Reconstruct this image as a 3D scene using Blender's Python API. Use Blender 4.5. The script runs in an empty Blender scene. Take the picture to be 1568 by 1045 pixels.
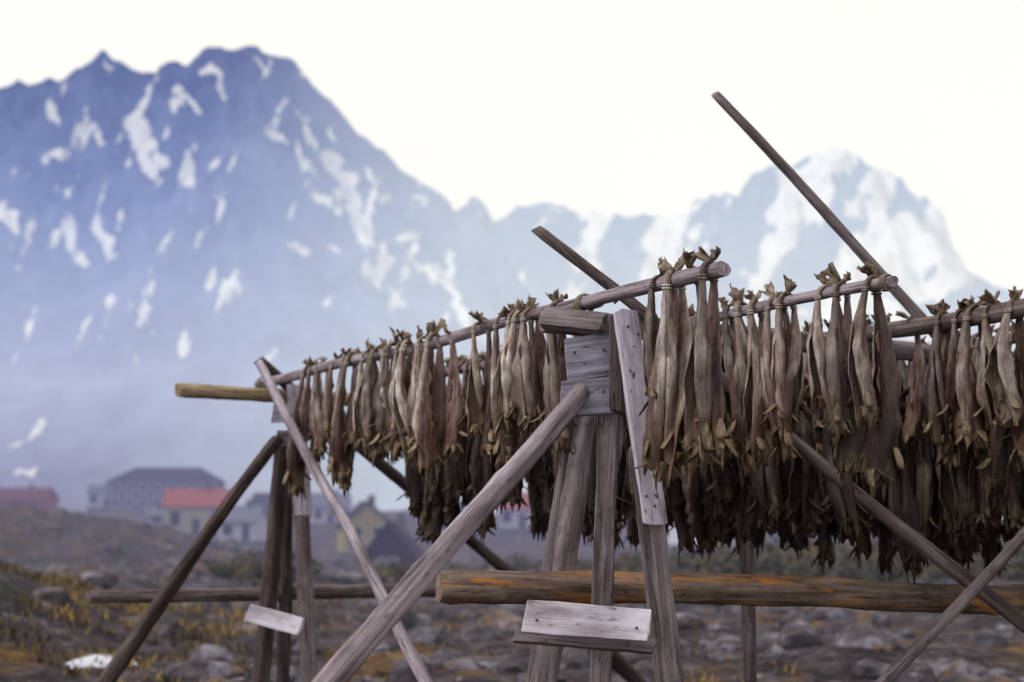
import bpy, bmesh, math, random
from mathutils import Vector, Matrix, Quaternion, noise
random.seed(7)
S=bpy.context.scene
EYE=1.6; F=2178.0; HV=800.0
PITCH=math.atan((HV-522.5)/F)
cp,sp=math.cos(PITCH),math.sin(PITCH)

# ---------------------------------------------------------------- camera
cam=bpy.data.cameras.new("camera"); co=bpy.data.objects.new("camera",cam)
S.collection.objects.link(co); S.camera=co
co.location=(0,0,EYE); co.rotation_euler=(math.radians(90)+PITCH,0,0)
cam.lens=50; cam.sensor_width=36; cam.clip_end=20000; cam.clip_start=0.05
cam.dof.use_dof=True; cam.dof.focus_distance=6.1; cam.dof.aperture_fstop=1.6

def ray(u,v):
    a=(u-784)/F; b=(522.5-v)/F
    return Vector((a, cp-b*sp, sp+b*cp))
def W(u,v,y):
    d=ray(u,v); return Vector((0,0,EYE))+d*(y/d.y)
def L(u,v,h):
    d=ray(u,v); return Vector((0,0,EYE))+d*(h/d.z)

# ---------------------------------------------------------------- material helpers
def newmat(name):
    m=bpy.data.materials.new(name); m.use_nodes=True
    nt=m.node_tree; nt.nodes.clear()
    out=nt.nodes.new('ShaderNodeOutputMaterial'); b=nt.nodes.new('ShaderNodeBsdfPrincipled')
    nt.links.new(b.outputs[0],out.inputs[0])
    return m,nt,b,out
def nd(nt,t,**k):
    n=nt.nodes.new(t)
    for a,v in k.items(): setattr(n,a,v)
    return n
def ramp(nt,fac,stops,interp='LINEAR'):
    r=nt.nodes.new('ShaderNodeValToRGB'); e=r.color_ramp.elements; r.color_ramp.interpolation=interp
    e[0].position=stops[0][0]; e[0].color=(*stops[0][1],1)
    e[1].position=stops[-1][0]; e[1].color=(*stops[-1][1],1)
    for p,c in stops[1:-1]:
        x=e.new(p); x.color=(*c,1)
    nt.links.new(fac,r.inputs[0]); return r.outputs[0]
def mixc(nt,a,b,f,mode='MIX'):
    m=nt.nodes.new('ShaderNodeMix'); m.data_type='RGBA'; m.blend_type=mode
    for s,val in ((m.inputs[0],f),(m.inputs[6],a),(m.inputs[7],b)):
        if hasattr(val,'is_output'): nt.links.new(val,s)
        elif isinstance(val,(int,float)): s.default_value=val
        else: s.default_value=(*val,1)
    return m.outputs[2]
def noi(nt,vec,scale,detail=5,rough=.55,dist=0):
    n=nt.nodes.new('ShaderNodeTexNoise'); n.inputs['Scale'].default_value=scale
    n.inputs['Detail'].default_value=detail; n.inputs['Roughness'].default_value=rough
    n.inputs['Distortion'].default_value=dist
    nt.links.new(vec,n.inputs['Vector']); return n.outputs[0]
def mapping(nt,vec,sc,loc=None):
    m=nt.nodes.new('ShaderNodeMapping'); m.inputs['Scale'].default_value=sc
    nt.links.new(vec,m.inputs[0]); return m.outputs[0]
def rndvec(nt):
    tc=nd(nt,'ShaderNodeTexCoord'); oi=nd(nt,'ShaderNodeObjectInfo')
    mu=nd(nt,'ShaderNodeMath',operation='MULTIPLY'); mu.inputs[1].default_value=37.0
    nt.links.new(oi.outputs['Random'],mu.inputs[0])
    va=nd(nt,'ShaderNodeVectorMath',operation='ADD')
    nt.links.new(tc.outputs['Object'],va.inputs[0]); nt.links.new(mu.outputs[0],va.inputs[1])
    return va.outputs[0],oi,tc
def bump(nt,b,h,st,dist=.01):
    n=nt.nodes.new('ShaderNodeBump'); n.inputs['Strength'].default_value=st; n.inputs['Distance'].default_value=dist
    nt.links.new(h,n.inputs['Height']); nt.links.new(n.outputs[0],b.inputs['Normal'])
def haze(nt,b,out,maxf=.6,far=420.,col=(.27,.27,.42)):  # air haze painted into the material: emission tint growing with distance
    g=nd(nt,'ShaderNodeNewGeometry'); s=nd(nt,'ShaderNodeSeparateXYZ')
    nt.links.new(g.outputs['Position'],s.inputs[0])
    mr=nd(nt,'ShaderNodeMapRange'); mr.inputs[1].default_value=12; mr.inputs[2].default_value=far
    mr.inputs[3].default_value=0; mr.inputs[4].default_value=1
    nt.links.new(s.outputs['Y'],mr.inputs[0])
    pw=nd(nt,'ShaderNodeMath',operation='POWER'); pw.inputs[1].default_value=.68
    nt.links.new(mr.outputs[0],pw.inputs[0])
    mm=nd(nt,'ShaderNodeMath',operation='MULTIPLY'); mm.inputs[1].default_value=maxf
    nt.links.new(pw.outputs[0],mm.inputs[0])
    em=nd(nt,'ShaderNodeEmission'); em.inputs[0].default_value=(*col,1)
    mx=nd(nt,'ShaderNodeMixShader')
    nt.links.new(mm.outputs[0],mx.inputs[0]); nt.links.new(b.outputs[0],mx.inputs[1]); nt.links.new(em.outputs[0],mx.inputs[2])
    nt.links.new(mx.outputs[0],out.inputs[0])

def wood(name,dark,mid,light,accent=None,acc=.5,crack=.8,spots=.5):
    m,nt,b,out=newmat(name)
    vec,oi,tc=rndvec(nt)
    g=noi(nt,mapping(nt,vec,(26,26,1.3)),1.0,9,.7,.5)
    c=ramp(nt,g,[(.32,dark),(.47,mid),(.64,light)])
    f=noi(nt,mapping(nt,vec,(75,75,2.2)),1.0,4,.6,.3)
    cr=ramp(nt,f,[(.34,(.16,.13,.14)),(.42,(1,1,1))])
    c=mixc(nt,c,cr,crack,'MULTIPLY')
    blot=noi(nt,mapping(nt,vec,(7,7,3)),1.0,5,.6)
    c=mixc(nt,c,ramp(nt,blot,[(.35,(.52,.47,.47)),(.60,(1.15,1.12,1.15))]),.85,'MULTIPLY')
    c=mixc(nt,c,ramp(nt,oi.outputs['Random'],[(0,(.85,.81,.80)),(1,(1.12,1.1,1.14))]),1.,'MULTIPLY')
    if accent:
        a=noi(nt,mapping(nt,vec,(16,16,1.9)),1.0,6,.65,.4)
        fa=ramp(nt,a,[(.54-.12*acc,(0,0,0)),(.66-.12*acc,(.8,.8,.8))])
        c=mixc(nt,c,accent,fa)
    sp_=noi(nt,mapping(nt,vec,(42,42,17)),1.0,3,.5)
    c=mixc(nt,c,ramp(nt,sp_,[(.31,(.12,.09,.10)),(.38,(1,1,1))]),spots,'MULTIPLY')
    nt.links.new(c,b.inputs['Base Color']); b.inputs['Roughness'].default_value=.85
    b.inputs['Specular IOR Level'].default_value=.2
    h=mixc(nt,g,f,.5); bump(nt,b,h,.9,.008)
    return m
M_grey=wood("weathered_pole_wood",(.12,.10,.11),(.275,.24,.265),(.46,.42,.47))
M_leg=wood("weathered_leg_wood",(.075,.06,.06),(.185,.158,.165),(.34,.31,.335))
M_light=wood("silvered_plank_wood",(.25,.225,.265),(.49,.465,.545),(.67,.65,.75),spots=.9,crack=.6)
M_pale=wood("pale_board_wood",(.50,.47,.56),(.76,.74,.84),(.84,.82,.90),crack=.3,spots=.5)
M_dark=wood("dark_post_wood",(.026,.018,.018),(.065,.05,.048),(.15,.125,.12))
M_blue=wood("grey_board_wood",(.15,.15,.18),(.27,.275,.34),(.41,.42,.52),spots=.7)
M_orange=wood("ochre_log_wood",(.08,.055,.04),(.20,.15,.125),(.35,.29,.25),accent=(.50,.21,.05),acc=.22)
M_olive=wood("olive_log_wood",(.13,.10,.05),(.27,.21,.12),(.42,.35,.23))
M_brown=wood("brown_pole_wood",(.065,.048,.046),(.16,.13,.125),(.31,.27,.265))

def link(o,parent=None):
    S.collection.objects.link(o)
    if parent: o.parent=parent
    return o
def empty(name):
    o=bpy.data.objects.new(name,None); S.collection.objects.link(o); return o
def meshobj(name,verts,faces,mat,parent=None,smooth=True):
    me=bpy.data.meshes.new(name); me.from_pydata([tuple(v) for v in verts],[],faces)
    mats=mat if isinstance(mat,list) else [mat]
    for m in mats: me.materials.append(m)
    if smooth: me.polygons.foreach_set('use_smooth',[True]*len(me.polygons))
    me.update()
    return link(bpy.data.objects.new(name,me),parent)

def pole(name,a,b,r1,r2,mat,parent,bend=.012,knots=True):
    a=Vector(a); b=Vector(b); d=b-a; Ln=d.length
    n=max(10,int(Ln/.05)); k=18; seed=random.random()*100
    vs=[];fs=[]
    c0x=noise.noise((seed,0,0)); c0y=noise.noise((0,0,seed))
    for i in range(n+1):
        t=i/n; z=t*Ln; r=r1+(r2-r1)*t
        cx=(noise.noise((seed,z*.8,0))-c0x)*bend*2; cy=(noise.noise((0,z*.8,seed))-c0y)*bend*2
        e=min(z,Ln-z)
        if e<.008: r*=.93
        for j in range(k):
            th=2*math.pi*j/k
            rr=r*(1+.14*noise.noise((math.cos(th)*1.2+seed,math.sin(th)*1.2,z*3))+.07*noise.noise((math.cos(th)*4,math.sin(th)*4+seed,z*7)))
            q=noise.noise((math.cos(th)*1.7,math.sin(th)*1.7+seed,z*9))
            rr+=r*.5*max(0,q-.38)
            vs.append((cx+math.cos(th)*rr,cy+math.sin(th)*rr,z+ (.010*math.sin(th+seed) if e<.001 else 0)))
    for i in range(n):
        for j in range(k):
            fs.append((i*k+j,i*k+(j+1)%k,(i+1)*k+(j+1)%k,(i+1)*k+j))
    fs.append(tuple(range(k))[::-1]); fs.append(tuple(n*k+j for j in range(k)))
    o=meshobj(name,vs,fs,mat,parent)
    o.data.polygons[-1].use_smooth=False; o.data.polygons[-2].use_smooth=False
    o.location=a; o.rotation_mode='QUATERNION'; o.rotation_quaternion=d.to_track_quat('Z','Y')
    return o
M_nail,_n,_b,_o=newmat("rusty_nail"); _b.inputs['Base Color'].default_value=(.05,.03,.02,1); _b.inputs['Roughness'].default_value=.7
def plank(name,a,b,w,t,mat,parent,face=(0,-1,0),rough=.006,bev=.004):
    a=Vector(a);b=Vector(b);z=(b-a);Ln=z.length;z.normalize()
    f=Vector(face); y=(f-z*f.dot(z)).normalized(); x=y.cross(z)
    n=max(4,int(Ln/.04)); seed=random.random()*50; vs=[];fs=[]
    prof=[(-1,-1),(-.33,-1),(.33,-1),(1,-1),(1,1),(.33,1),(-.33,1),(-1,1)]
    k=len(prof)
    for i in range(n+1):
        zz=Ln*i/n
        for j,(px,py) in enumerate(prof):
            q=noise.noise((px*3+seed,py*3,zz*3)); q2=noise.noise((px*3,py*3+seed,zz*12))
            ez=0
            if i in(0,n): ez=.016*q2+.008*px
            vs.append((px*w/2+q*rough+q2*rough*.5,py*t/2+q2*rough*.5,zz+ez))
    for i in range(n):
        for j in range(k):
            fs.append((i*k+j,i*k+(j+1)%k,(i+1)*k+(j+1)%k,(i+1)*k+j))
    fs.append(tuple(range(k))[::-1]); fs.append(tuple(n*k+j for j in range(k)))
    o=meshobj(name,vs,fs,mat,parent,smooth=False)
    R=Matrix((x,y,z)).transposed().to_4x4(); R.translation=a; o.matrix_world=R
    bm=o.modifiers.new('bev','BEVEL'); bm.width=bev; bm.segments=2; bm.limit_method='ANGLE'; bm.angle_limit=math.radians(50)
    return o
def toground(a,b,z=-.15):
    a=Vector(a);b=Vector(b);d=b-a; return a+d*((z-a.z)/d.z)
M_rope,ntr,br,_=newmat("twine"); br.inputs['Base Color'].default_value=(.20,.16,.11,1); br.inputs['Roughness'].default_value=.9
def rope(c,axis,r,parent,turns=5,w=.03,thick=.004):
    axis=Vector(axis).normalized(); q=axis.to_track_quat('Z','Y')
    N=turns*16
    cu=bpy.data.curves.new('lashing','CURVE'); cu.dimensions='3D'; cu.bevel_depth=thick; cu.bevel_resolution=1
    s=cu.splines.new('POLY'); s.points.add(N)
    for i in range(N+1):
        th=2*math.pi*i/16; rr=r*(1+.03*math.sin(th*2.3))
        p=Vector(c)+q@Vector((math.cos(th)*rr,math.sin(th)*rr,w*(i/N-.5)+.005*math.sin(th*.7)))
        s.points[i].co=(*p,1)
    cu.materials.append(M_rope)
    return link(bpy.data.objects.new('lashing',cu),parent)

# ---------------------------------------------------------------- terrain
def ss(a,b,x):
    t=max(0,min(1,(x-a)/(b-a))); return t*t*(3-2*t)
def ground(x,y):
    z=0
    z+=1.40*math.exp(-((x+8)/2.7)**2-((y-17)/5.)**2)
    z+=4.6*math.exp(-((x+34)/15)**2-((y-95)/24)**2)
    z+=-2.*ss(30,100,y)+5.2*ss(135,300,y)*(1-.25*ss(-20,60,x))
    z-=8*ss(420,620,y)
    a=ss(8,22,y)
    n=noise.fractal((x*.11,y*.11,3.1),1.,2.,4)
    z+=n*.42*a*(1+ss(60,250,y)*1.8)
    z+=.12*noise.fractal((x*.8,y*.8,1.7),1.,2.,3)*ss(3,9,y)
    rk=noise.noise((x*.35,y*.30,9.)); z+=.7*max(0,rk-.10)*a
    return z
def hit(u,v):
    d=ray(u,v); y=6.
    while y<600:
        p=Vector((0,0,EYE))+d*(y/d.y)
        if p.z<=ground(p.x,p.y): return p
        y*=1.01
    return p
ys=[-12,-6,-2]+[3*1.022**i for i in range(360)]
vs=[];fs=[];NX=220
for y in ys:
    wd=(abs(y)*.75+14)
    for i in range(NX+1):
        s=(i/NX*2-1); x=s*wd
        vs.append((x,y,ground(x,y) if y<700 else -4))
for r in range(len(ys)-1):
    for i in range(NX):
        q=r*(NX+1)+i; fs.append((q,q+1,q+NX+2,q+NX+1))
m,nt,b,out=newmat("ground_heath")
g=nd(nt,'ShaderNodeNewGeometry'); P=g.outputs['Position']
n1=noi(nt,P,.42,6,.7); n2=noi(nt,P,1.9,7,.75); n3=noi(nt,P,.16,4,.6); n4=noi(nt,P,5,5,.75)
c=ramp(nt,n2,[(.34,(.012,.009,.012)),(.45,(.043,.033,.036)),(.55,(.088,.068,.072)),(.68,(.18,.155,.18))])
c=mixc(nt,c,(.22,.115,.025),ramp(nt,n1,[(.53,(0,0,0)),(.61,(.65,.65,.65))]))
c=mixc(nt,c,(.035,.032,.02),ramp(nt,n3,[(.50,(0,0,0)),(.60,(.7,.7,.7))]))
c=mixc(nt,c,(.38,.36,.44),ramp(nt,noi(nt,P,1.3,5,.75),[(.60,(0,0,0)),(.65,(.8,.8,.8))]))
c=mixc(nt,c,ramp(nt,n4,[(.34,(.25,.25,.25)),(.66,(1.6,1.6,1.6))]),.9,'MULTIPLY')
nt.links.new(c,b.inputs['Base Color']); b.inputs['Roughness'].default_value=.95; b.inputs['Specular IOR Level'].default_value=.1
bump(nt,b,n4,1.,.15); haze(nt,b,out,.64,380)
meshobj("ground",vs,fs,m)
m,nt,b,out=newmat("fjord_water"); b.inputs['Base Color'].default_value=(.05,.07,.10,1); b.inputs['Roughness'].default_value=.15
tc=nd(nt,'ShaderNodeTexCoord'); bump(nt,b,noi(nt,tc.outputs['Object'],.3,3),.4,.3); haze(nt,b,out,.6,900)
meshobj("water",[(-9000,430,-2.2),(9000,430,-2.2),(9000,9000,-2.2),(-9000,9000,-2.2)],[(0,1,2,3)],m)

# boulders
bm=bmesh.new()
random.seed(11)
for i in range(620):
    y=13*math.exp(random.random()*2.3); x=random.uniform(-.42,.42)*y
    if x<-.22*y and y<24 and random.random()<.8: continue
    s=random.uniform(.05,.32)*(.5+y/40)
    tmp=bmesh.ops.create_icosphere(bm,subdivisions=2,radius=1)
    sd=random.random()*99; gz=ground(x,y)
    sx,sy,sz=s*random.uniform(.8,1.7),s*random.uniform(.8,1.4),s*random.uniform(.45,.95)
    R=Matrix.Rotation(random.random()*6.28,3,'Z')
    for v in tmp['verts']:
        p=v.co*(1+.5*noise.noise(v.co*1.3+Vector((sd,0,0)))+.25*noise.noise(v.co*3+Vector((0,sd,0))))
        p=R@Vector((p.x*sx,p.y*sy,p.z*sz)); v.co=p+Vector((x,y,gz+sz*.05))
me=bpy.data.meshes.new("boulders"); bm.to_mesh(me); bm.free()
m,nt,b,out=newmat("lichen_rock"); g=nd(nt,'ShaderNodeNewGeometry'); P=g.outputs['Position']
c=ramp(nt,noi(nt,P,2.1,7,.75),[(.34,(.016,.013,.017)),(.5,(.07,.06,.07)),(.64,(.25,.23,.28))])
c=mixc(nt,c,(.20,.105,.03),ramp(nt,noi(nt,P,1.6,6,.7),[(.54,(0,0,0)),(.62,(.65,.65,.65))]))
nt.links.new(c,b.inputs['Base Color']); b.inputs['Roughness'].default_value=.95
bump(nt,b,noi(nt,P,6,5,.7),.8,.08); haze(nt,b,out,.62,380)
me.materials.append(m); link(bpy.data.objects.new("boulders",me))

# grass tussocks
vs=[];fs=[]
for i in range(6000):
    if i<4400:
        x=random.gauss(-7,2.4); y=random.uniform(11,24)
        if noise.noise((x*.7,y*.7,2))<-.12: continue
    else:
        y=12*math.exp(random.random()*1.9); x=random.uniform(-.42,.42)*y
        if noise.noise((x*.3,y*.3,5))<.18: continue
    z=ground(x,y)
    for k in range(4):
        a=random.random()*6.28; h=random.uniform(.03,.09)*(1+y/45); w=.014*(1+y/25); lx,ly=math.cos(a),math.sin(a)
        bx=x+random.uniform(-.12,.12); by=y+random.uniform(-.12,.12); o=len(vs)
        vs+= [(bx-w*ly,by+w*lx,z-.02),(bx+w*ly,by-w*lx,z-.02),(bx+lx*h*.9,by+ly*h*.9,z+h)]
        fs.append((o,o+1,o+2))
m,nt,b,out=newmat("dry_grass"); g=nd(nt,'ShaderNodeNewGeometry')
c=ramp(nt,noi(nt,g.outputs['Position'],.9,5,.7),[(.36,(.04,.03,.014)),(.5,(.15,.10,.028)),(.64,(.36,.22,.05))])
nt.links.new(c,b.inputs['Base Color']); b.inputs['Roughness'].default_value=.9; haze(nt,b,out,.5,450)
meshobj("grass",vs,fs,m,smooth=False)

# thin remnant of snow lying on the heath
m,nt,b,out=newmat("old_snow"); b.inputs['Base Color'].default_value=(.60,.61,.70,1); b.inputs['Roughness'].default_value=.7
tc=nd(nt,'ShaderNodeTexCoord'); bump(nt,b,noi(nt,tc.outputs['Object'],5,4),.5,.05)
def snowpatch(u,v,wu,wd):
    c=hit(u,v); vs=[];fs=[]; R_,K=6,36
    for r in range(R_+1):
        for k in range(K):
            th=2*math.pi*k/K; q=(r/R_)*(1+.55*noise.noise((math.cos(th)*1.8,math.sin(th)*1.8,u)))
            x=c.x+math.cos(th)*wu*q+math.sin(th)*wd*q*.5; y=c.y+math.sin(th)*wd*q
            vs.append((x,y,ground(x,y)+.04*(1-(r/R_)**4)-.01*(r==R_)))
    for r in range(R_):
        for k in range(K): fs.append((r*K+k,r*K+(k+1)%K,(r+1)*K+(k+1)%K,(r+1)*K+k))
    meshobj("snow_patch",vs,fs,m)
snowpatch(148,1020,.27,.36)

# ---------------------------------------------------------------- scrub bushes
def bush_mesh(clumps,leaf):
    vs=[];fs=[]
    for (x,y,r,h,n) in clumps:
        gz=ground(x,y)
        for i in range(n):
            a=random.random()*6.28; q=random.random()**.5; e=random.random()
            sub=noise.noise((x+math.cos(a)*2,y+math.sin(a)*2,e*2))
            rr=r*q*(1+.5*sub); zz=h*e*(1-.55*q*q)*(1+.4*sub)
            c=Vector((x+math.cos(a)*rr,y+math.sin(a)*rr,gz+zz))
            d1=Vector((random.gauss(0,1),random.gauss(0,1),random.gauss(0,1))).normalized(); d2=d1.orthogonal().normalized()
            l=leaf*(.6+random.random()); o=len(vs)
            vs+=[c-d1*l,c+d2*l*.5,c+d1*l,c-d2*l*.5]; fs.append((o,o+1,o+2,o+3))
    return vs,fs
m_b,nt,b,out=newmat("scrub_foliage"); g=nd(nt,'ShaderNodeNewGeometry')
c=ramp(nt,noi(nt,g.outputs['Position'],1.2,3,.6),[(.35,(.018,.020,.012)),(.5,(.048,.044,.02)),(.68,(.12,.075,.025))])
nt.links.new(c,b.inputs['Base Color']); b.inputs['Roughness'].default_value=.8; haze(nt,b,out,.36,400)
cl=[]
for i in range(80):
    y=random.uniform(30,90); u=random.uniform(1020,1700); x=(u-784)/F*y
    cl.append((x,y,random.uniform(.6,2.0)*(.4+y/90),random.uniform(.6,2.4)*(.3+y/90),330))
for i in range(30):
    y=random.uniform(35,90); u=random.uniform(300,1050); x=(u-784)/F*y
    cl.append((x,y,random.uniform(.5,1.5),random.uniform(.4,.9),200))
vs,fs=bush_mesh(cl,.12); meshobj("scrub_bushes",vs,fs,m_b,smooth=False)

# ---------------------------------------------------------------- houses
def paint(name,col,var=.12):
    m,nt,b,out=newmat(name); tc=nd(nt,'ShaderNodeTexCoord')
    n=noi(nt,mapping(nt,tc.outputs['Object'],(6,6,.6)),1.,4)
    c=mixc(nt,col,ramp(nt,n,[(.3,(1-var*2,)*3),(.7,(1+var,)*3)]),1.,'MULTIPLY')
    nt.links.new(c,b.inputs['Base Color']); b.inputs['Roughness'].default_value=.8; b.inputs['Specular IOR Level'].default_value=.1
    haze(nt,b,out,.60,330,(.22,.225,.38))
    return m
MP=dict(red=paint('red_paint',(.26,.045,.03)),redroof=paint('orange_tile_roof',(.36,.105,.075)),
 greyb=paint('blue_grey_render',(.08,.09,.14)),cream=paint('cream_paint',(.38,.36,.25)),yellow=paint('yellow_paint',(.36,.32,.15)),
 white=paint('white_paint',(.46,.46,.52)),darkroof=paint('slate_roof',(.035,.035,.05)),brown=paint('tarred_boards',(.035,.018,.025)),
 glass=paint('window_glass',(.02,.022,.035)),stone=paint('foundation_stone',(.12,.12,.13)),grey=paint('grey_boards',(.18,.19,.23)),rust=paint('rusty_roof',(.15,.045,.035)))
def box(name,x0,x1,y0,y1,z0,z1,mat,par):
    v=[(x0,y0,z0),(x1,y0,z0),(x1,y1,z0),(x0,y1,z0),(x0,y0,z1),(x1,y0,z1),(x1,y1,z1),(x0,y1,z1)]
    f=[(3,2,1,0),(4,5,6,7),(0,1,5,4),(1,2,6,5),(2,3,7,6),(3,0,4,7)]
    return meshobj(name,v,f,mat,par,smooth=False)
def house(name,u,vbase,y,w,d,h,rh,wall,roof,rot=0,rows=1,cols=3,hip=False,gable_front=False):
    p=W(u,vbase,y); par=empty(name); par.location=p; par.rotation_euler=(0,0,math.radians(rot))
    hw,hd=w/2,d/2
    box('foundation',-hw-.05,hw+.05,-hd-.05,hd+.05,-4,.3,MP['stone'],par)
    if gable_front:
        v=[(-hw,-hd,.3),(hw,-hd,.3),(hw,hd,.3),(-hw,hd,.3),(-hw,-hd,h),(hw,-hd,h),(hw,hd,h),(-hw,hd,h),(0,-hd,h+rh),(0,hd,h+rh)]
        f=[(0,1,5,8,4),(1,2,6,5),(2,3,7,9,6),(3,0,4,7)]
        o=.35; s=rh/hw
        r=[(-hw-o,-hd-o,h-o*s),(0,-hd-o,h+rh),(hw+o,-hd-o,h-o*s),(-hw-o,hd+o,h-o*s),(0,hd+o,h+rh),(hw+o,hd+o,h-o*s)]
        rf=[(0,1,4,3),(1,2,5,4)]
    else:
        i=hd if hip else 0
        v=[(-hw,-hd,.3),(hw,-hd,.3),(hw,hd,.3),(-hw,hd,.3),(-hw,-hd,h),(hw,-hd,h),(hw,hd,h),(-hw,hd,h)]
        f=[(0,1,5,4),(2,3,7,6)]
        if hip: f+=[(1,2,6,5),(3,0,4,7)]
        else: v+=[(-hw,0,h+rh),(hw,0,h+rh)]; f+=[(1,2,6,9,5),(3,0,4,8,7)]
        o=.35; s=rh/hd; k=0 if hip else o
        r=[(-hw-o,-hd-o,h-o*s),(hw+o,-hd-o,h-o*s),(hw+k-i,0,h+rh),(-hw-k+i,0,h+rh),(-hw-o,hd+o,h-o*s),(hw+o,hd+o,h-o*s)]
        rf=[(0,1,2,3),(3,2,5,4)]
        if hip: rf+=[(1,5,2),(0,3,4)]
    meshobj('walls',v,f,wall,par,smooth=False)
    ro=meshobj('roof',[(a,b_,c+.05) for a,b_,c in r],rf,roof,par,smooth=False)
    sm=ro.modifiers.new('s','SOLIDIFY'); sm.thickness=.18; sm.offset=1
    sh=(h-.3)/rows
    for rr in range(rows):
        for c in range(cols):
            cx=-hw+w*(c+.5)/cols; z0=.3+sh*rr+sh*.28; z1=z0+sh*.52; ww=min(.62,w/cols*.27)
            if rr==0 and c==cols//2 and cols>1:
                box('door',cx-.45,cx+.45,-hd-.05,-hd+.02,.32,2.2,MP['darkroof'],par); continue
            fr_=.10 if not hip else .34
            box('window_frame',cx-ww-fr_,cx+ww+fr_,-hd-.04,-hd+.02,z0-fr_,z1+fr_,MP['white'],par)
            box('window_glass',cx-ww,cx+ww,-hd-.07,-hd-.01,z0,z1,MP['glass'],par)
    if not hip: box('chimney',w*.15-.3,w*.15+.3,-.3,.3,h,h+rh+.8,MP['stone'],par)
    else:
        for k in range(4): box('dormer',-hw*.55+k*hw*.36-.5,-hw*.55+k*hw*.36+.5,-hd*.75,-hd*.3,h+.3,h+1.7,MP['greyb'],par)
    return par
house("grey_school_building",256,785,300,22.5,9,6.4,2.7,MP['greyb'],MP['darkroof'],4,2,8,hip=True)
house("white_annex_building",157,780,298,5,6,3.6,1.3,MP['white'],MP['grey'],4,1,2)
house("red_house",34,788,260,10.5,6,2.7,1.9,MP['red'],MP['rust'],-6,1,3)
house("cream_house",302,820,190,8,6,3.8,2.1,MP['cream'],MP['redroof'],8,1,3)
house("white_house",372,832,170,4.5,4,2.6,1.6,MP['white'],MP['grey'],-12,1,2)
house("yellow_house",557,850,140,4.6,5,2.9,2.1,MP['yellow'],MP['darkroof'],14,2,2,gable_front=True)
house("boathouse",602,872,105,3.7,4,.9,2.3,MP['brown'],MP['brown'],-6,1,1,gable_front=True)
house("red_roofed_house",802,812,200,6.5,5,3,2,MP['white'],MP['redroof'],-5,1,3)
house("grey_house",1065,870,110,4.4,4,1.8,1.2,MP['grey'],MP['white'],5,1,2)
house("grey_cottage",1225,835,150,7,5,3.2,2,MP['grey'],MP['darkroof'],-8,1,3)
house("white_cottage",505,805,230,6,5,3,2,MP['white'],MP['grey'],10,1,3)
house("white_shed",240,808,200,2.4,3,1.6,.9,MP['white'],MP['grey'],10,1,1)
house("pale_cottage",700,822,190,5,5,2.5,1.8,MP['white'],MP['grey'],-10,1,2)
house("dark_roofed_cottage",415,800,255,6,5,3,2,MP['grey'],MP['darkroof'],-14,1,2)
house("white_boathouse",2,832,150,2.2,3,1.5,1.6,MP['white'],MP['grey'],8,1,1,gable_front=True)

# ---------------------------------------------------------------- mountains
def interp(prof,u):
    for (a,b) in zip(prof,prof[1:]):
        if u<=b[0]:
            t=(u-a[0])/(b[0]-a[0]); return a[1]+(b[1]-a[1])*t
    return prof[-1][1]
def mountain(name,prof,Yc,depth,u0,u1,nu,nt_,patches,generic,mat,thr):
    vs=[];fs=[];sn=[]
    rows=[-.25,-.1]+[i/nt_ for i in range(nt_+1)]
    for ti,t in enumerate(rows):
        y=Yc-t*depth
        for i in range(nu+1):
            u=u0+(u1-u0)*i/nu; v=interp(prof,u)
            v+=5*noise.fractal((u*.03,1,Yc),1.,2.,4)*2
            c=W(u,v,Yc); x=c.x; zc=c.z
            n=noise.ridged_multi_fractal((x*.0035*2500/Yc+.0014*y,y*.0022*2500/Yc,4.4),.9,2.1,5,1.,2.)-1.
            if t<0: z=zc*(1+t*2.2)
            else:
                z=zc*(1-t)**1.15+ n*zc*.15*min(1,t*5)*(1-t)
                z+=zc*.07*noise.fractal((x*.012,y*.012,0),.8,2.,4)*min(1,t*8)*(1-t)
            vs.append((x,y,z))
            dz=z-EYE; fy=y*cp+dz*sp; uu=784+F*x/fy; vv=522.5-F*(dz*cp-y*sp)/fy
            wx=14*noise.fractal((uu*.035,vv*.035,2.),.9,2.,5); wy=16*noise.fractal((uu*.035,vv*.035,8.),.9,2.,5)
            best=-1.
            for (pu,pv,l,w,an) in patches:
                dx=uu+wx-pu; dy=vv+wy-pv
                if abs(dx)>90 or abs(dy)>90: continue
                ca,sa=math.cos(an),math.sin(an)
                q=1-math.hypot((dx*ca+dy*sa)/l,(-dx*sa+dy*ca)/w)
                best=max(best,q)
            if generic:
                gq=noise.fractal((uu*.016+vv*.008,vv*.011,5.5),.8,2.2,6)*1.7-thr
                best=max(best,gq*1.5)
            st=noise.fractal((uu*.045+vv*.018,vv*.013-uu*.005,1.5),.7,2.2,5)
            best=max(best,(st-.60)*1.6 if vv<560 else -1)
            sn.append(max(-1,min(1,best)))
    for r in range(len(rows)-1):
        for i in range(nu):
            q=r*(nu+1)+i; fs.append((q,q+nu+1,q+nu+2,q+1))
    o=meshobj(name,vs,fs,mat)
    at=o.data.attributes.new('snow','FLOAT','POINT'); at.data.foreach_set('value',sn)
    return o
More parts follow.
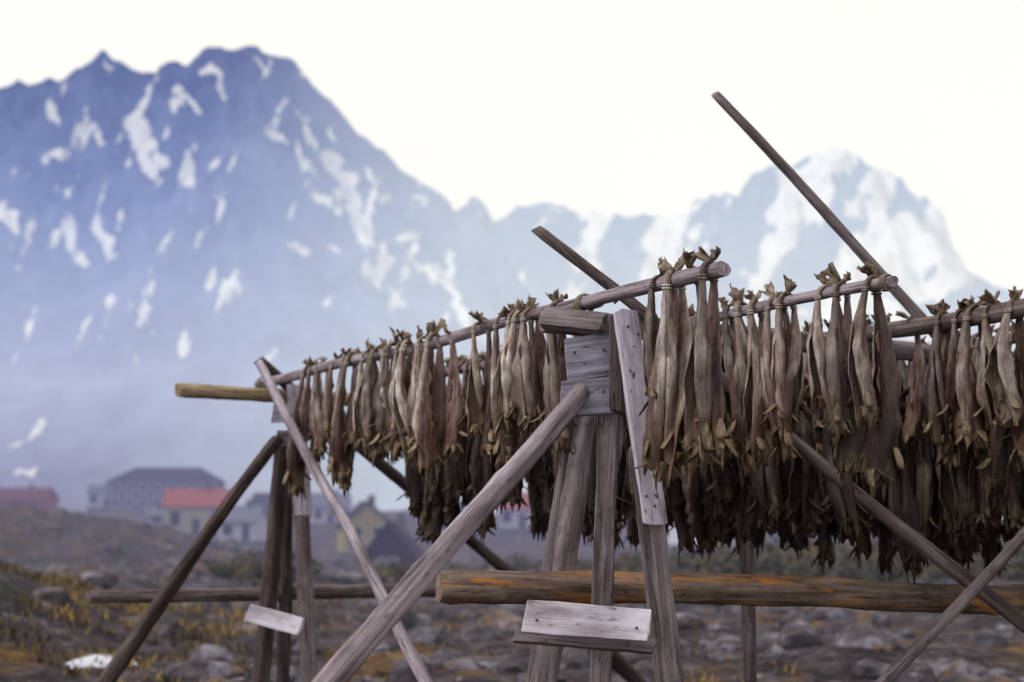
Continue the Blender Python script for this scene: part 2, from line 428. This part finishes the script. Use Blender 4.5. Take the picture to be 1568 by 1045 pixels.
def mtmat(name,stops,zmax,fac,rock,light_x=None,sc=.02,sdrop=.30):
    m,nt,b,out=newmat(name)
    a=nd(nt,'ShaderNodeAttribute'); a.attribute_name='snow'
    g=nd(nt,'ShaderNodeNewGeometry'); s=nd(nt,'ShaderNodeSeparateXYZ'); nt.links.new(g.outputs['Position'],s.inputs[0])
    rn=noi(nt,mapping(nt,g.outputs['Position'],(1,1,.5)),.014,8,.75)
    rc=mixc(nt,rock,ramp(nt,rn,[(.35,(.1,.1,.1)),(.65,(2.6,2.6,2.6))]),1.,'MULTIPLY')
    en=noi(nt,mapping(nt,g.outputs['Position'],(1,1,.6)),sc,7,.8)
    ma=nd(nt,'ShaderNodeMath',operation='MULTIPLY_ADD'); ma.inputs[1].default_value=2.6
    nt.links.new(en,ma.inputs[0]); nt.links.new(a.outputs['Fac'],ma.inputs[2])
    mb=nd(nt,'ShaderNodeMath',operation='SUBTRACT'); mb.inputs[1].default_value=.48; nt.links.new(ma.outputs[0],mb.inputs[0])
    sf=ramp(nt,mb.outputs[0],[(.76,(0,0,0)),(.999,(1,1,1))])
    c=mixc(nt,rc,(.9,.9,.87),sf)
    nt.links.new(c,b.inputs['Base Color']); b.inputs['Roughness'].default_value=1; b.inputs['Specular IOR Level'].default_value=0
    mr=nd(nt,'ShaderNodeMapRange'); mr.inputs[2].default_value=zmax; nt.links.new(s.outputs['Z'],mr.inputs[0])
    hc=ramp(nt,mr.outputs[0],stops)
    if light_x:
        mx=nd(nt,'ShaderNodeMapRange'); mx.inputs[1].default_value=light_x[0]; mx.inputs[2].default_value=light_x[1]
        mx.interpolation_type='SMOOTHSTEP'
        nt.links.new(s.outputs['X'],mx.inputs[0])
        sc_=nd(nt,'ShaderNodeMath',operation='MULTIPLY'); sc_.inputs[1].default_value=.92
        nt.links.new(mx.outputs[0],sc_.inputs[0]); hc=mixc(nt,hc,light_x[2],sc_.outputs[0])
    em=nd(nt,'ShaderNodeEmission'); nt.links.new(hc,em.inputs[0])  # haze by height and sideways glow, painted over the rock as emission
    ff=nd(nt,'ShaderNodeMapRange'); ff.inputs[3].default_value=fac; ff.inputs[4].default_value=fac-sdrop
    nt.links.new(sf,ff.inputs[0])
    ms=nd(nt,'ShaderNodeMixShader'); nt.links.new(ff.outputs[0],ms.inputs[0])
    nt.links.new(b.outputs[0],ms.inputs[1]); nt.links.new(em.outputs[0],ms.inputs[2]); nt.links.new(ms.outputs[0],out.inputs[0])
    return m
prof1=[(-900,520),(-500,380),(-250,230),(-100,190),(0,152),(25,126),(60,122),(90,126),(130,100),(155,80),(180,90),(210,112),(245,110),(265,93),(285,100),(315,78),(340,70),(375,75),(410,78),(450,95),(480,130),(520,170),(545,200),(590,235),(630,270),(665,290),(700,325),(713,315),(722,296),(742,312),(755,338),(780,400),(830,480),(900,560),(1000,640),(1200,740),(1500,790)]
R=math.radians
patches=[(213,205,36,18,R(75)),(225,255,36,10,R(50)),(248,242,20,8,R(30)),(285,265,24,11,R(100)),(268,150,24,8,R(100)),(290,152,28,7,R(50)),(325,112,28,8,R(40)),(338,138,22,6,R(65)),
(330,248,14,7,0),(400,95,14,7,R(30)),(92,235,26,8,R(-30)),(85,170,20,7,R(80)),(108,300,24,7,R(100)),(110,360,38,8,R(85)),(125,400,18,6,R(60)),(160,360,42,11,R(62)),(12,330,38,9,R(60)),
(530,285,66,14,R(62)),(515,240,26,9,R(20)),(495,300,26,11,R(20)),(555,350,40,12,R(65)),(465,250,38,7,R(70)),(475,205,38,6,R(50)),(420,210,20,6,R(40)),(505,208,16,6,R(30)),
(580,415,32,11,R(-30)),(615,365,18,10,R(-30)),(655,415,32,9,R(40)),(688,410,34,8,R(100)),(700,460,44,8,R(55)),(590,300,14,6,0),(640,300,14,5,R(40)),(455,380,18,6,R(20)),(510,383,14,6,0),
(155,205,14,7,R(60)),(570,270,16,6,R(60)),(720,500,40,8,R(50)),(165,105,12,6,0),(600,450,28,6,R(40)),(45,665,34,6,R(-30)),(40,725,22,5,R(-20))]
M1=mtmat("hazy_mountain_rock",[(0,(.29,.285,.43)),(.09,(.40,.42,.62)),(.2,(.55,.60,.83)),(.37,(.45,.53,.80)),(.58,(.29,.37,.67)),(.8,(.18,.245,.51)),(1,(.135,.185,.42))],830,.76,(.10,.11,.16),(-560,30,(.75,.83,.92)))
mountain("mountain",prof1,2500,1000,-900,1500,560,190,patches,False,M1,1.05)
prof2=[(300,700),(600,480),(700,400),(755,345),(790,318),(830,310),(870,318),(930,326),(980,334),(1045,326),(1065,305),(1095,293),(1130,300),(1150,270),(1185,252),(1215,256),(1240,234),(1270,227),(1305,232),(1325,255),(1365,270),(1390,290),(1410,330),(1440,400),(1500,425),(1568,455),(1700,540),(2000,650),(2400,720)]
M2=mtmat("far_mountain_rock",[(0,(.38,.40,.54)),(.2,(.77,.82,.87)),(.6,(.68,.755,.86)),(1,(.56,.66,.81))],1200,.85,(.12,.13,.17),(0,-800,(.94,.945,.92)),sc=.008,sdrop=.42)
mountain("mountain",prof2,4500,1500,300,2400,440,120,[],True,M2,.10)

# ---------------------------------------------------------------- stockfish
def fishmat(name,inner=False):
    m,nt,b,out=newmat(name); vec,oi,tc=rndvec(nt); rnd=oi.outputs['Random']
    a=nd(nt,'ShaderNodeAttribute'); a.attribute_name='pale'
    fin=nd(nt,'ShaderNodeAttribute'); fin.attribute_name='fin'
    g=noi(nt,mapping(nt,vec,(30,30,4.5)),1.,7,.68,.6)
    skin=ramp(nt,g,[(.30,(.028,.015,.013)),(.43,(.105,.056,.048)),(.57,(.215,.130,.113)),(.72,(.40,.31,.285))])
    skin=mixc(nt,skin,ramp(nt,rnd,[(0,(.36,.30,.28)),(.45,(.82,.74,.72)),(.8,(1.12,1.12,1.14)),(1,(1.45,1.58,1.7))]),1.,'MULTIPLY')
    pale=ramp(nt,g,[(.32,(.20,.145,.12)),(.45,(.46,.385,.335)),(.60,(.74,.69,.65))])
    pf=nd(nt,'ShaderNodeMath',operation='MULTIPLY'); nt.links.new(a.outputs['Fac'],pf.inputs[0])
    rr=nd(nt,'ShaderNodeMapRange'); rr.inputs[3].default_value=.35; rr.inputs[4].default_value=1.15; nt.links.new(rnd,rr.inputs[0]); nt.links.new(rr.outputs[0],pf.inputs[1])
    c=mixc(nt,skin,pale,pf.outputs[0])
    # colour darkens toward the neck end
    sx=nd(nt,'ShaderNodeSeparateXYZ'); nt.links.new(tc.outputs['Object'],sx.inputs[0])
    zr=nd(nt,'ShaderNodeMapRange'); zr.inputs[1].default_value=-.28; zr.inputs[2].default_value=-.58; nt.links.new(sx.outputs['Z'],zr.inputs[0])
    c=mixc(nt,c,mixc(nt,c,(.46,.34,.29),1.,'MULTIPLY'),zr.outputs[0])
    finc=ramp(nt,g,[(.3,(.035,.02,.012)),(.48,(.13,.085,.045)),(.66,(.44,.33,.18))])
    c=mixc(nt,c,finc,fin.outputs['Fac'])
    if inner: c=mixc(nt,c,(.26,.18,.13),.5)
    st=noi(nt,mapping(nt,vec,(110,110,60)),1.,3,.6)
    c=mixc(nt,c,ramp(nt,st,[(.34,(.4,.32,.3)),(.46,(1,1,1))]),.6,'MULTIPLY')
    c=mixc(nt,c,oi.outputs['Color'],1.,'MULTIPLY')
    nt.links.new(c,b.inputs['Base Color']); b.inputs['Roughness'].default_value=.42; b.inputs['Specular IOR Level'].default_value=.35
    bump(nt,b,g,.9,.012)
    return m
MF=fishmat("dried_fish_skin"); MFi=fishmat("dried_fish_inside",True)
def fish_mesh(idx):
    rd=random.Random(100+idx)
    Ln=rd.uniform(.50,.70); NR=36; M=26
    split=rd.choice([0,0,.2,.4,.7,1.2])
    wid=rd.uniform(.042,.064); thk=rd.uniform(.028,.040)
    tw=rd.uniform(-2.0,2.0); tw0=rd.uniform(-.6,.6)
    bx=rd.uniform(-.035,.035); sd=rd.random()*99
    vs=[];fs=[];pale=[];fin=[]
    pk=rd.uniform(.58,.78)
    def wprof(t):
        pts=[(0,.20),(.1,.20),(.22,.33),(.38,.60),(pk-.08,.90),(pk,1.0),(.84,.95),(.92,.84),(1,.74)]
        for a,b in zip(pts,pts[1:]):
            if t<=b[0]:
                q=(t-a[0])/(b[0]-a[0]); q=q*q*(3-2*q); return a[1]+(b[1]-a[1])*q
        return .74
    def center(t):
        if t<.08:
            q=t/.08*math.pi/2; return Vector((0,-.040*math.sin(q),.042*math.cos(q)))
        s=(t-.08)/.92
        return Vector((bx*math.sin(s*3.6),-.040-.018*math.sin(s*math.pi)+.02*s,-s*Ln))
    def twist(t): return tw0*min(1,t*6)+tw*max(0,t-.1)
    for i in range(NR+1):
        t=i/NR; c=center(t); w=wid*wprof(t); th=(thk*wprof(t)**.8 if t>.1 else .008+.05*thk)
        op=.03+split*max(0,(t-.34)/.66)**.8 
        if t>.9: op+=(t-.9)*4
        ta=twist(t)
        for j in range(M+1):
            q=j/M; a=op+(2*math.pi-2*op)*q
            n=noise.noise((math.cos(a)*1.3+sd,math.sin(a)*1.3,t*7)); n2=noise.noise((math.cos(a)*4,math.sin(a)*4+sd,t*16))
            n3=noise.noise((math.cos(a)*6+sd,math.sin(a)*6,t*5))
            k=1+.28*n+.12*n2+.18*n3
            x=math.sin(a)*w*k; y=-math.cos(a)*th*k
            edge=max(0,1-min(q,1-q)*9)
            if t>.3:
                y+= (.012-.03*split)*edge*min(1,(t-.3)*3)
                x+= math.copysign(1,x)*edge*.022*split*(t-.3)
            z=0
            if t>.84:
                f=(t-.84)/.16
                z-= f*f*.075*(max(0,noise.noise((a*1.6,sd,0))+.2)+ .8*edge)
                x*=1+.35*f*noise.noise((a*1.1,sd,3)); y*=1+.9*f*abs(noise.noise((a*1.3,3,sd)))
            X=x*math.cos(ta)-y*math.sin(ta); Y=x*math.sin(ta)+y*math.cos(ta)
            if t<.08:
                qq=(1-t/.08); Zz=Y*qq; Y=Y*(1-qq)*1.0
                vs.append((c.x+X,c.y+Y,c.z-Zz))
            else: vs.append((c.x+X,c.y+Y,c.z+z))
            pale.append(min(1,max(0,(1-min(q,1-q)*(5.0-2*split))*min(1,t*2.2)+.45*n*(t>.2)+ .5*max(0,.4-t))))
            fin.append(max(0,min(1,(t-.88)*5+n*.6)) if t>.86 else max(0,(.1-t)*5))
    for i in range(NR):
        for j in range(M):
            o=i*(M+1)+j; fs.append((o,o+M+1,o+M+2,o+1))
    def addstrip(rows,finv,pl=.15):
        o=len(vs); k=len(rows[0])
        for r in rows:
            for p in r: vs.append(tuple(p)); pale.append(pl); fin.append(finv)
        for i in range(len(rows)-1):
            for j in range(k-1): fs.append((o+i*k+j,o+(i+1)*k+j,o+(i+1)*k+j+1,o+i*k+j+1))
    tl=rd.uniform(.045,.095); sp_=rd.uniform(.6,1.1); lean=rd.uniform(.1,1.45); yaw=rd.uniform(-1.1,1.1)
    c0=center(0); rows=[]
    up=Vector((math.sin(yaw),math.sin(lean),math.cos(lean))).normalized()
    side=Vector((1,0,0))-up*up.x; side.normalize(); side=Quaternion(up,rd.uniform(-1,1))@side
    nrm=up.cross(side)
    for i in range(6):
        s=i/5; r=[]
        for j in range(11):
            e=(j/10*2-1); hwid=.009+tl*.40*sp_*s**.8
            ln=tl*s*(1-.20*(1-abs(e))*s+.16*noise.noise((e*5,sd,s)))
            r.append(c0+up*(ln-.004)+side*(e*hwid)+nrm*(.014*s*math.sin(e*5+sd)+.018*noise.noise((e*3,s*2,sd))))
        rows.append(r)
    addstrip(rows,rd.uniform(.45,.85),.6)
    for zt in (.10,.115):
        c=center(zt); rows=[]
        for k in range(13):
            a=k/12*2*math.pi; rr_=(wid*.22+.005)
            rows.append([c+Vector((math.cos(a)*rr_,math.sin(a)*(.015),dz)) for dz in (-.003,.003)])
        addstrip(rows,0.,1.)
    for (t0,t1,sgn,hh) in [(.28,.40,1,.016),(.46,.60,1,.020),(.66,.76,1,.018),(.30,.44,-1,.014)]:
        rows=[]
        for k in range(6):
            t=t0+(t1-t0)*k/5; c=center(t); ta=twist(t); th=thk*wprof(t)**.8
            dirv=Vector((-math.sin(ta)*sgn,math.cos(ta)*sgn,0)); 
            h=hh*math.sin(math.pi*min(1,(k+.6)/5.6))*rd.uniform(.6,1.1)
            rows.append([c+dirv*th*.8,c+dirv*(th+h)+Vector((rd.uniform(-.004,.004),0,-.014))])
        addstrip(rows,.5)
    for sgn in (-1,1):
        t=.85; c=center(t); ta=twist(t); xd=Vector((math.cos(ta),math.sin(ta),0)); yd=Vector((-math.sin(ta),math.cos(ta),0))
        base_=c+xd*sgn*wid*.85-yd*thk*.3; rows=[]; out_=rd.uniform(.1,.9); ll=rd.uniform(.05,.09); curl=rd.uniform(-.5,.9)
        for k in range(6):
            s=k/5; wd_=.007+.014*math.sin(s*2.6)
            pc=base_+xd*sgn*(out_*ll*s+curl*.03*s*s)+Vector((0,0,-ll*s*(1-.3*s*curl)))
            rows.append([pc-yd*wd_,pc+xd*sgn*.004,pc+yd*wd_])
        addstrip(rows,1.)
    for k in range(7):
        a=rd.random()*6.28; c=center(1.); pc=c+Vector((math.cos(a)*wid*.75,math.sin(a)*thk*.9,.03)); ll=rd.uniform(.03,.075)
        d=Vector((math.cos(a)*rd.uniform(-.2,.8),math.sin(a)*rd.uniform(-.2,.8),-1)); t_=Vector((-math.sin(a),math.cos(a),0))
        cu=rd.uniform(-.03,.03)
        rows=[[pc+d*ll*s+Vector((cu*s*s,cu*s,0))+t_*e*(.017*(1-s)+.005)+Vector((rd.uniform(-.003,.003),rd.uniform(-.003,.003),0)) for e in (-1,0,1)] for s in (0,.25,.5,.75,1)]
        addstrip(rows,rd.choice([1,.9,.6,.2]))
    me=bpy.data.meshes.new('tmpfish'); me.from_pydata(vs,[],fs)
    me.materials.append(MF); me.materials.append(MFi)
    me.attributes.new('pale','FLOAT','POINT').data.foreach_set('value',pale)
    me.attributes.new('fin','FLOAT','POINT').data.foreach_set('value',fin)
    me.polygons.foreach_set('use_smooth',[True]*len(me.polygons)); me.update()
    o=bpy.data.objects.new('tmp',me); S.collection.objects.link(o)
    s=o.modifiers.new('s','SOLIDIFY'); s.thickness=.0035; s.offset=0; s.material_offset=1
    dg=bpy.context.evaluated_depsgraph_get(); dg.update()
    m2=bpy.data.meshes.new_from_object(o.evaluated_get(dg)); m2.name='stockfish_mesh'
    bpy.data.objects.remove(o); bpy.data.meshes.remove(me)
    return m2
FM=[fish_mesh(i) for i in range(30)]
def fish_row(a,b,spacing,gaps=(),seed=1,sc=1.,gapp=.10,tone=1.,big=0.):
    """pairs of stockfish straddling the pole a->b"""
    rd=random.Random(seed); par=empty("hanging_stockfish")
    a=Vector(a);b=Vector(b);d=b-a;Ln=d.length;ang=math.atan2(d.y,d.x); s=rd.uniform(.02,.06); n=0
    while s<Ln-.03:
        q=s/Ln
        if any(g0<s<g1 for g0,g1 in gaps): s+=.03; continue
        p=a+d*q
        for side in (0,1):
            if rd.random()<.08: continue
            n+=1
            o=bpy.data.objects.new("fish_%d"%n,rd.choice(FM)); S.collection.objects.link(o); o.parent=par
            o.location=p+d.normalized()*rd.uniform(-.03,.03)+Vector((0,0,rd.uniform(-.004,.006)))
            o.rotation_mode='XYZ'
            o.rotation_euler=(rd.uniform(-.06,.06),rd.uniform(-.10,.10),ang+math.pi*side+rd.uniform(-.5,.5))
            k=sc*rd.uniform(.84,1.12)*(1+big*max(0,1-s/1.2)); o.scale=(k*rd.choice([1,-1])*rd.uniform(.9,1.18),k,k*rd.uniform(.86,1.08))
            tt=tone*rd.uniform(.8,1.1); o.color=(tt,tt*(.9+.1*tone),tt*(.87+.13*tone),1)  # low row tone darkens the fish colour in place of rack shade
        s+=spacing*rd.uniform(.65,1.4)
        if rd.random()<gapp: s+=spacing*rd.uniform(.5,1.4)
    return par

# ---------------------------------------------------------------- drying rack
rack=empty("fish_drying_rack")
near=L(1103,413,1.0); far=L(405,588,1.0)
D=(far-near); D.z=0; D.normalize(); PR=Vector((D.y,-D.x,0)).normalized()
if PR.x<0: PR=-PR
def base(p,s,h): return Vector((near.x,near.y,EYE+h))+PR*p+D*s
mid=L(895,466,1.0)
pole("ridge_pole_near",near-D*.02,mid+D*.45,.033,.028,M_grey,rack)
pole("ridge_pole_far",mid-D*.05+PR*.055+Vector((0,0,.012)),far+D*.15,.030,.034,M_grey,rack)
p2=L(1368,431,1.0); p3=L(1600,466,1.0)
pole("hanging_pole",p2,p2+D*5.4,.024,.03,M_grey,rack)
pole("hanging_pole",p3,p3+D*5.6,.044,.034,M_brown,rack)
P4=p3+PR*.9; pole("hanging_pole",P4-D*.3,P4+D*5.4,.03,.03,M_brown,rack)
P5=p3+PR*1.8; pole("hanging_pole",P5-D*.3,P5+D*5.,.03,.03,M_brown,rack)
tiers=[(.5,1.5,3.9,.66),(1.3,.75,3.7,.63),(2.05,-.6,3.8,.60),(2.45,-.7,3.5,.57),(2.95,-.8,3.2,.57)]
for (p,s0,s1,h) in tiers:
    pole("lower_hanging_pole",base(p,s0,h),base(p,s1,h),.026,.026,M_dark,rack)
pole("cross_beam_near",L(833,489,.925),L(1460,545,.925),.062,.05,M_leg,rack)
pole("cross_beam_far",L(272,598,.92),L(760,622,.92),.052,.046,M_olive,rack)
# near frame
A1=W(893,598,6.18); A2=W(510,1040,5.35); pole("brace_leg",A1,toground(A1,A2),.044,.054,M_grey,rack)
plank("front_plank",W(957,478,6.12),W(1004,803,6.12),.104,.038,M_light,rack,(.15,-1,0))
q1=W(985,700,6.22);q2=W(1026,1045,6.22); plank("leg_post",q1,toground(q1,q2),.100,.08,M_leg,rack,(.25,-1,0))
q1=W(931,600,6.42);q2=W(920,1045,6.33); plank("leg_post",q1,toground(q1,q2),.088,.07,M_leg,rack,(-.2,-1,0))
q1=W(900,630,6.95);q2=W(832,1045,6.75); pole("leg_post",q1,toground(q1,q2),.058,.063,M_leg,rack)
q1=W(885,600,7.1);q2=W(845,860,7.0); pole("leg_post",q1,toground(q1,q2),.03,.035,M_leg,rack)
plank("gusset_board_upper",W(866,553,6.30),W(940,541,6.30),.19,.05,M_blue,rack,(0,-1,.0))
plank("gusset_board_lower",W(858,612,6.24),W(948,606,6.24),.155,.05,M_blue,rack,(0,-1,.1))
plank("side_board",W(944,490,6.2),W(946,632,6.2),.05,.14,M_dark,rack,(-.2,-1,0))
plank("gusset_cap",W(832,487,6.32),W(925,497,6.25),.09,.06,M_leg,rack,(0,-1,.3))
plank("foot_board",W(803,944,6.02),W(994,959,6.0),.135,.03,M_pale,rack,(0,-1,.25))
plank("foot_rail",W(790,973,6.12),W(1003,991,6.1),.058,.06,M_leg,rack,(0,-1,.3))
plank("back_block",W(1000,530,6.5),W(1000,600,6.5),.06,.06,M_blue,rack)
for (u,v,y) in [(962,500,6.09),(978,512,6.09),(990,760,6.09),(1003,775,6.09),(880,540,6.262),(925,536,6.262),(880,606,6.20),(925,600,6.20),(822,950,5.995),(975,962,5.975)]:
    p=W(u,v,y); bm=bmesh.new(); bmesh.ops.create_cone(bm,cap_ends=True,segments=10,radius1=.006,radius2=.005,depth=.014)
    me=bpy.data.meshes.new("nail"); bm.to_mesh(me); bm.free(); me.materials.append(M_nail)
    o=link(bpy.data.objects.new("nail",me),rack); o.location=p; o.rotation_euler=(math.radians(90),0,0)
pole("lower_log_near",W(672,898,6.42),W(1640,919,7.9),.076,.074,M_orange,rack,bend=.02)
q1=W(1095,144,7.15);q2=W(1405,480,7.3);q3=q1+(q2-q1)*1.62; pole("raised_pole",q1,toground(q1,q3,.1),.024,.042,M_leg,rack,bend=.012)
q1=W(820,350,6.6);q2=W(1550,945,7.0);pole("long_strut",q1,toground(q1,q2),.025,.045,M_brown,rack,bend=.012)
q1=W(395,551,10.15);q2=W(772,872,11.2);pole("long_strut",q1,toground(q1,q2),.04,.05,M_dark,rack)
# far frame
q1=W(397,556,9.75);q2=W(655,1050,7.9);pole("light_strut",q1,toground(q1,q2),.03,.04,M_grey,rack)
plank("front_plank",W(452,590,9.72),W(466,790,9.72),.115,.04,M_light,rack,(.1,-1,0))
q1=W(460,760,9.9);q2=W(474,1045,9.8);plank("leg_post",q1,toground(q1,q2),.10,.09,M_leg,rack)
q1=W(433,670,9.95);q2=W(400,1045,9.8);pole("leg_post",q1,toground(q1,q2),.055,.06,M_dark,rack)
q1=W(440,690,10.4);q2=W(430,1045,10.3);pole("leg_post",q1,toground(q1,q2),.045,.05,M_dark,rack)
q1=W(425,672,9.75);q2=W(165,1035,9.1);pole("brace_leg",q1,toground(q1,q2),.04,.058,M_dark,rack)
plank("gusset_board",W(418,633,9.8),W(446,633,9.8),.13,.06,M_blue,rack)
plank("gusset_board_lower",W(424,672,9.78),W(448,672,9.78),.11,.06,M_leg,rack)
plank("foot_board",W(379,938,9.45),W(461,960,9.4),.115,.03,M_pale,rack)
pole("lower_log_far",W(135,914,9.7),W(690,906,11.),.042,.055,M_brown,rack)
q1=W(1146,600,7.9);q2=W(1146,1045,7.9);pole("thin_post",q1,toground(q1,q2),.034,.04,M_leg,rack)
q1=W(1600,786,6.7);q2=W(1345,1052,6.5);pole("side_strut",q1,toground(q1,q2),.026,.03,M_leg,rack)
q1=W(900,965,6.9);q2=W(985,1050,6.9);pole("side_strut",q1,toground(q1,q2),.03,.03,M_dark,rack)
rope(mid,D,.045,rack,6,.04); rope(far+D*.02,D,.05,rack,5,.04); rope(W(944,452,6.45),W(1550,945,7)-W(820,350,6.6),.035,rack,5,.03)
rope(p2+D*.04,D,.034,rack,5,.03)

# fish
u985=(L(985,442,1.)-near).length; u860=(L(862,474,1.)-near).length
fish_row(near+D*.02,far-D*.75,.120,gaps=[(u985-.05,u860)],seed=3,gapp=.22,big=.08,tone=1.12)
fish_row(p2+D*.08,p2+D*5.0,.115,seed=5,gapp=.14,tone=1.0,big=.08)
fish_row(p3+D*.1,p3+D*5.2,.110,seed=6,sc=1.05,gapp=.08,tone=.85)
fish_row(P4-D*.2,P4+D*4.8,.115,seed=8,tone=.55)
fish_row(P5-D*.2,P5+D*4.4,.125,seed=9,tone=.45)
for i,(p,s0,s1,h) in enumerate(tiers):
    fish_row(base(p,s0,h),base(p,s1,h),.110,seed=20+i,sc=1.02,gapp=.14,tone=.40)  # shade under the upper rows is put into these fish colours

# ---------------------------------------------------------------- light
w=bpy.data.worlds.new("World"); S.world=w; w.use_nodes=True; nt=w.node_tree; nt.nodes.clear()
out=nd(nt,'ShaderNodeOutputWorld'); bg=nd(nt,'ShaderNodeBackground'); nt.links.new(bg.outputs[0],out.inputs[0])
sk=nd(nt,'ShaderNodeTexSky'); sk.sky_type='NISHITA'; sk.sun_disc=False
el=math.radians(44); az=math.radians(252)   # sun high on the left
sk.sun_elevation=el; sk.sun_rotation=az
tc=nd(nt,'ShaderNodeTexCoord'); cn=noi(nt,tc.outputs['Generated'],1.6,4,.5)
cloud=ramp(nt,cn,[(.35,(9.7,9.6,9.7)),(.6,(11.3,11.0,10.1))])
mx=mixc(nt,sk.outputs[0],cloud,.92); nt.links.new(mx,bg.inputs[0]); bg.inputs[1].default_value=.1
sun=bpy.data.lights.new("sun",'SUN'); sun.energy=1.4; sun.angle=math.radians(10); sun.color=(1,.93,.88)
so=bpy.data.objects.new("sun",sun); S.collection.objects.link(so)
dv=Vector((math.sin(az)*math.cos(el),math.cos(az)*math.cos(el),math.sin(el)))
so.rotation_mode='QUATERNION'; so.rotation_quaternion=dv.to_track_quat('Z','Y')
S.view_settings.view_transform='Standard'; S.view_settings.look='None'; S.view_settings.exposure=0
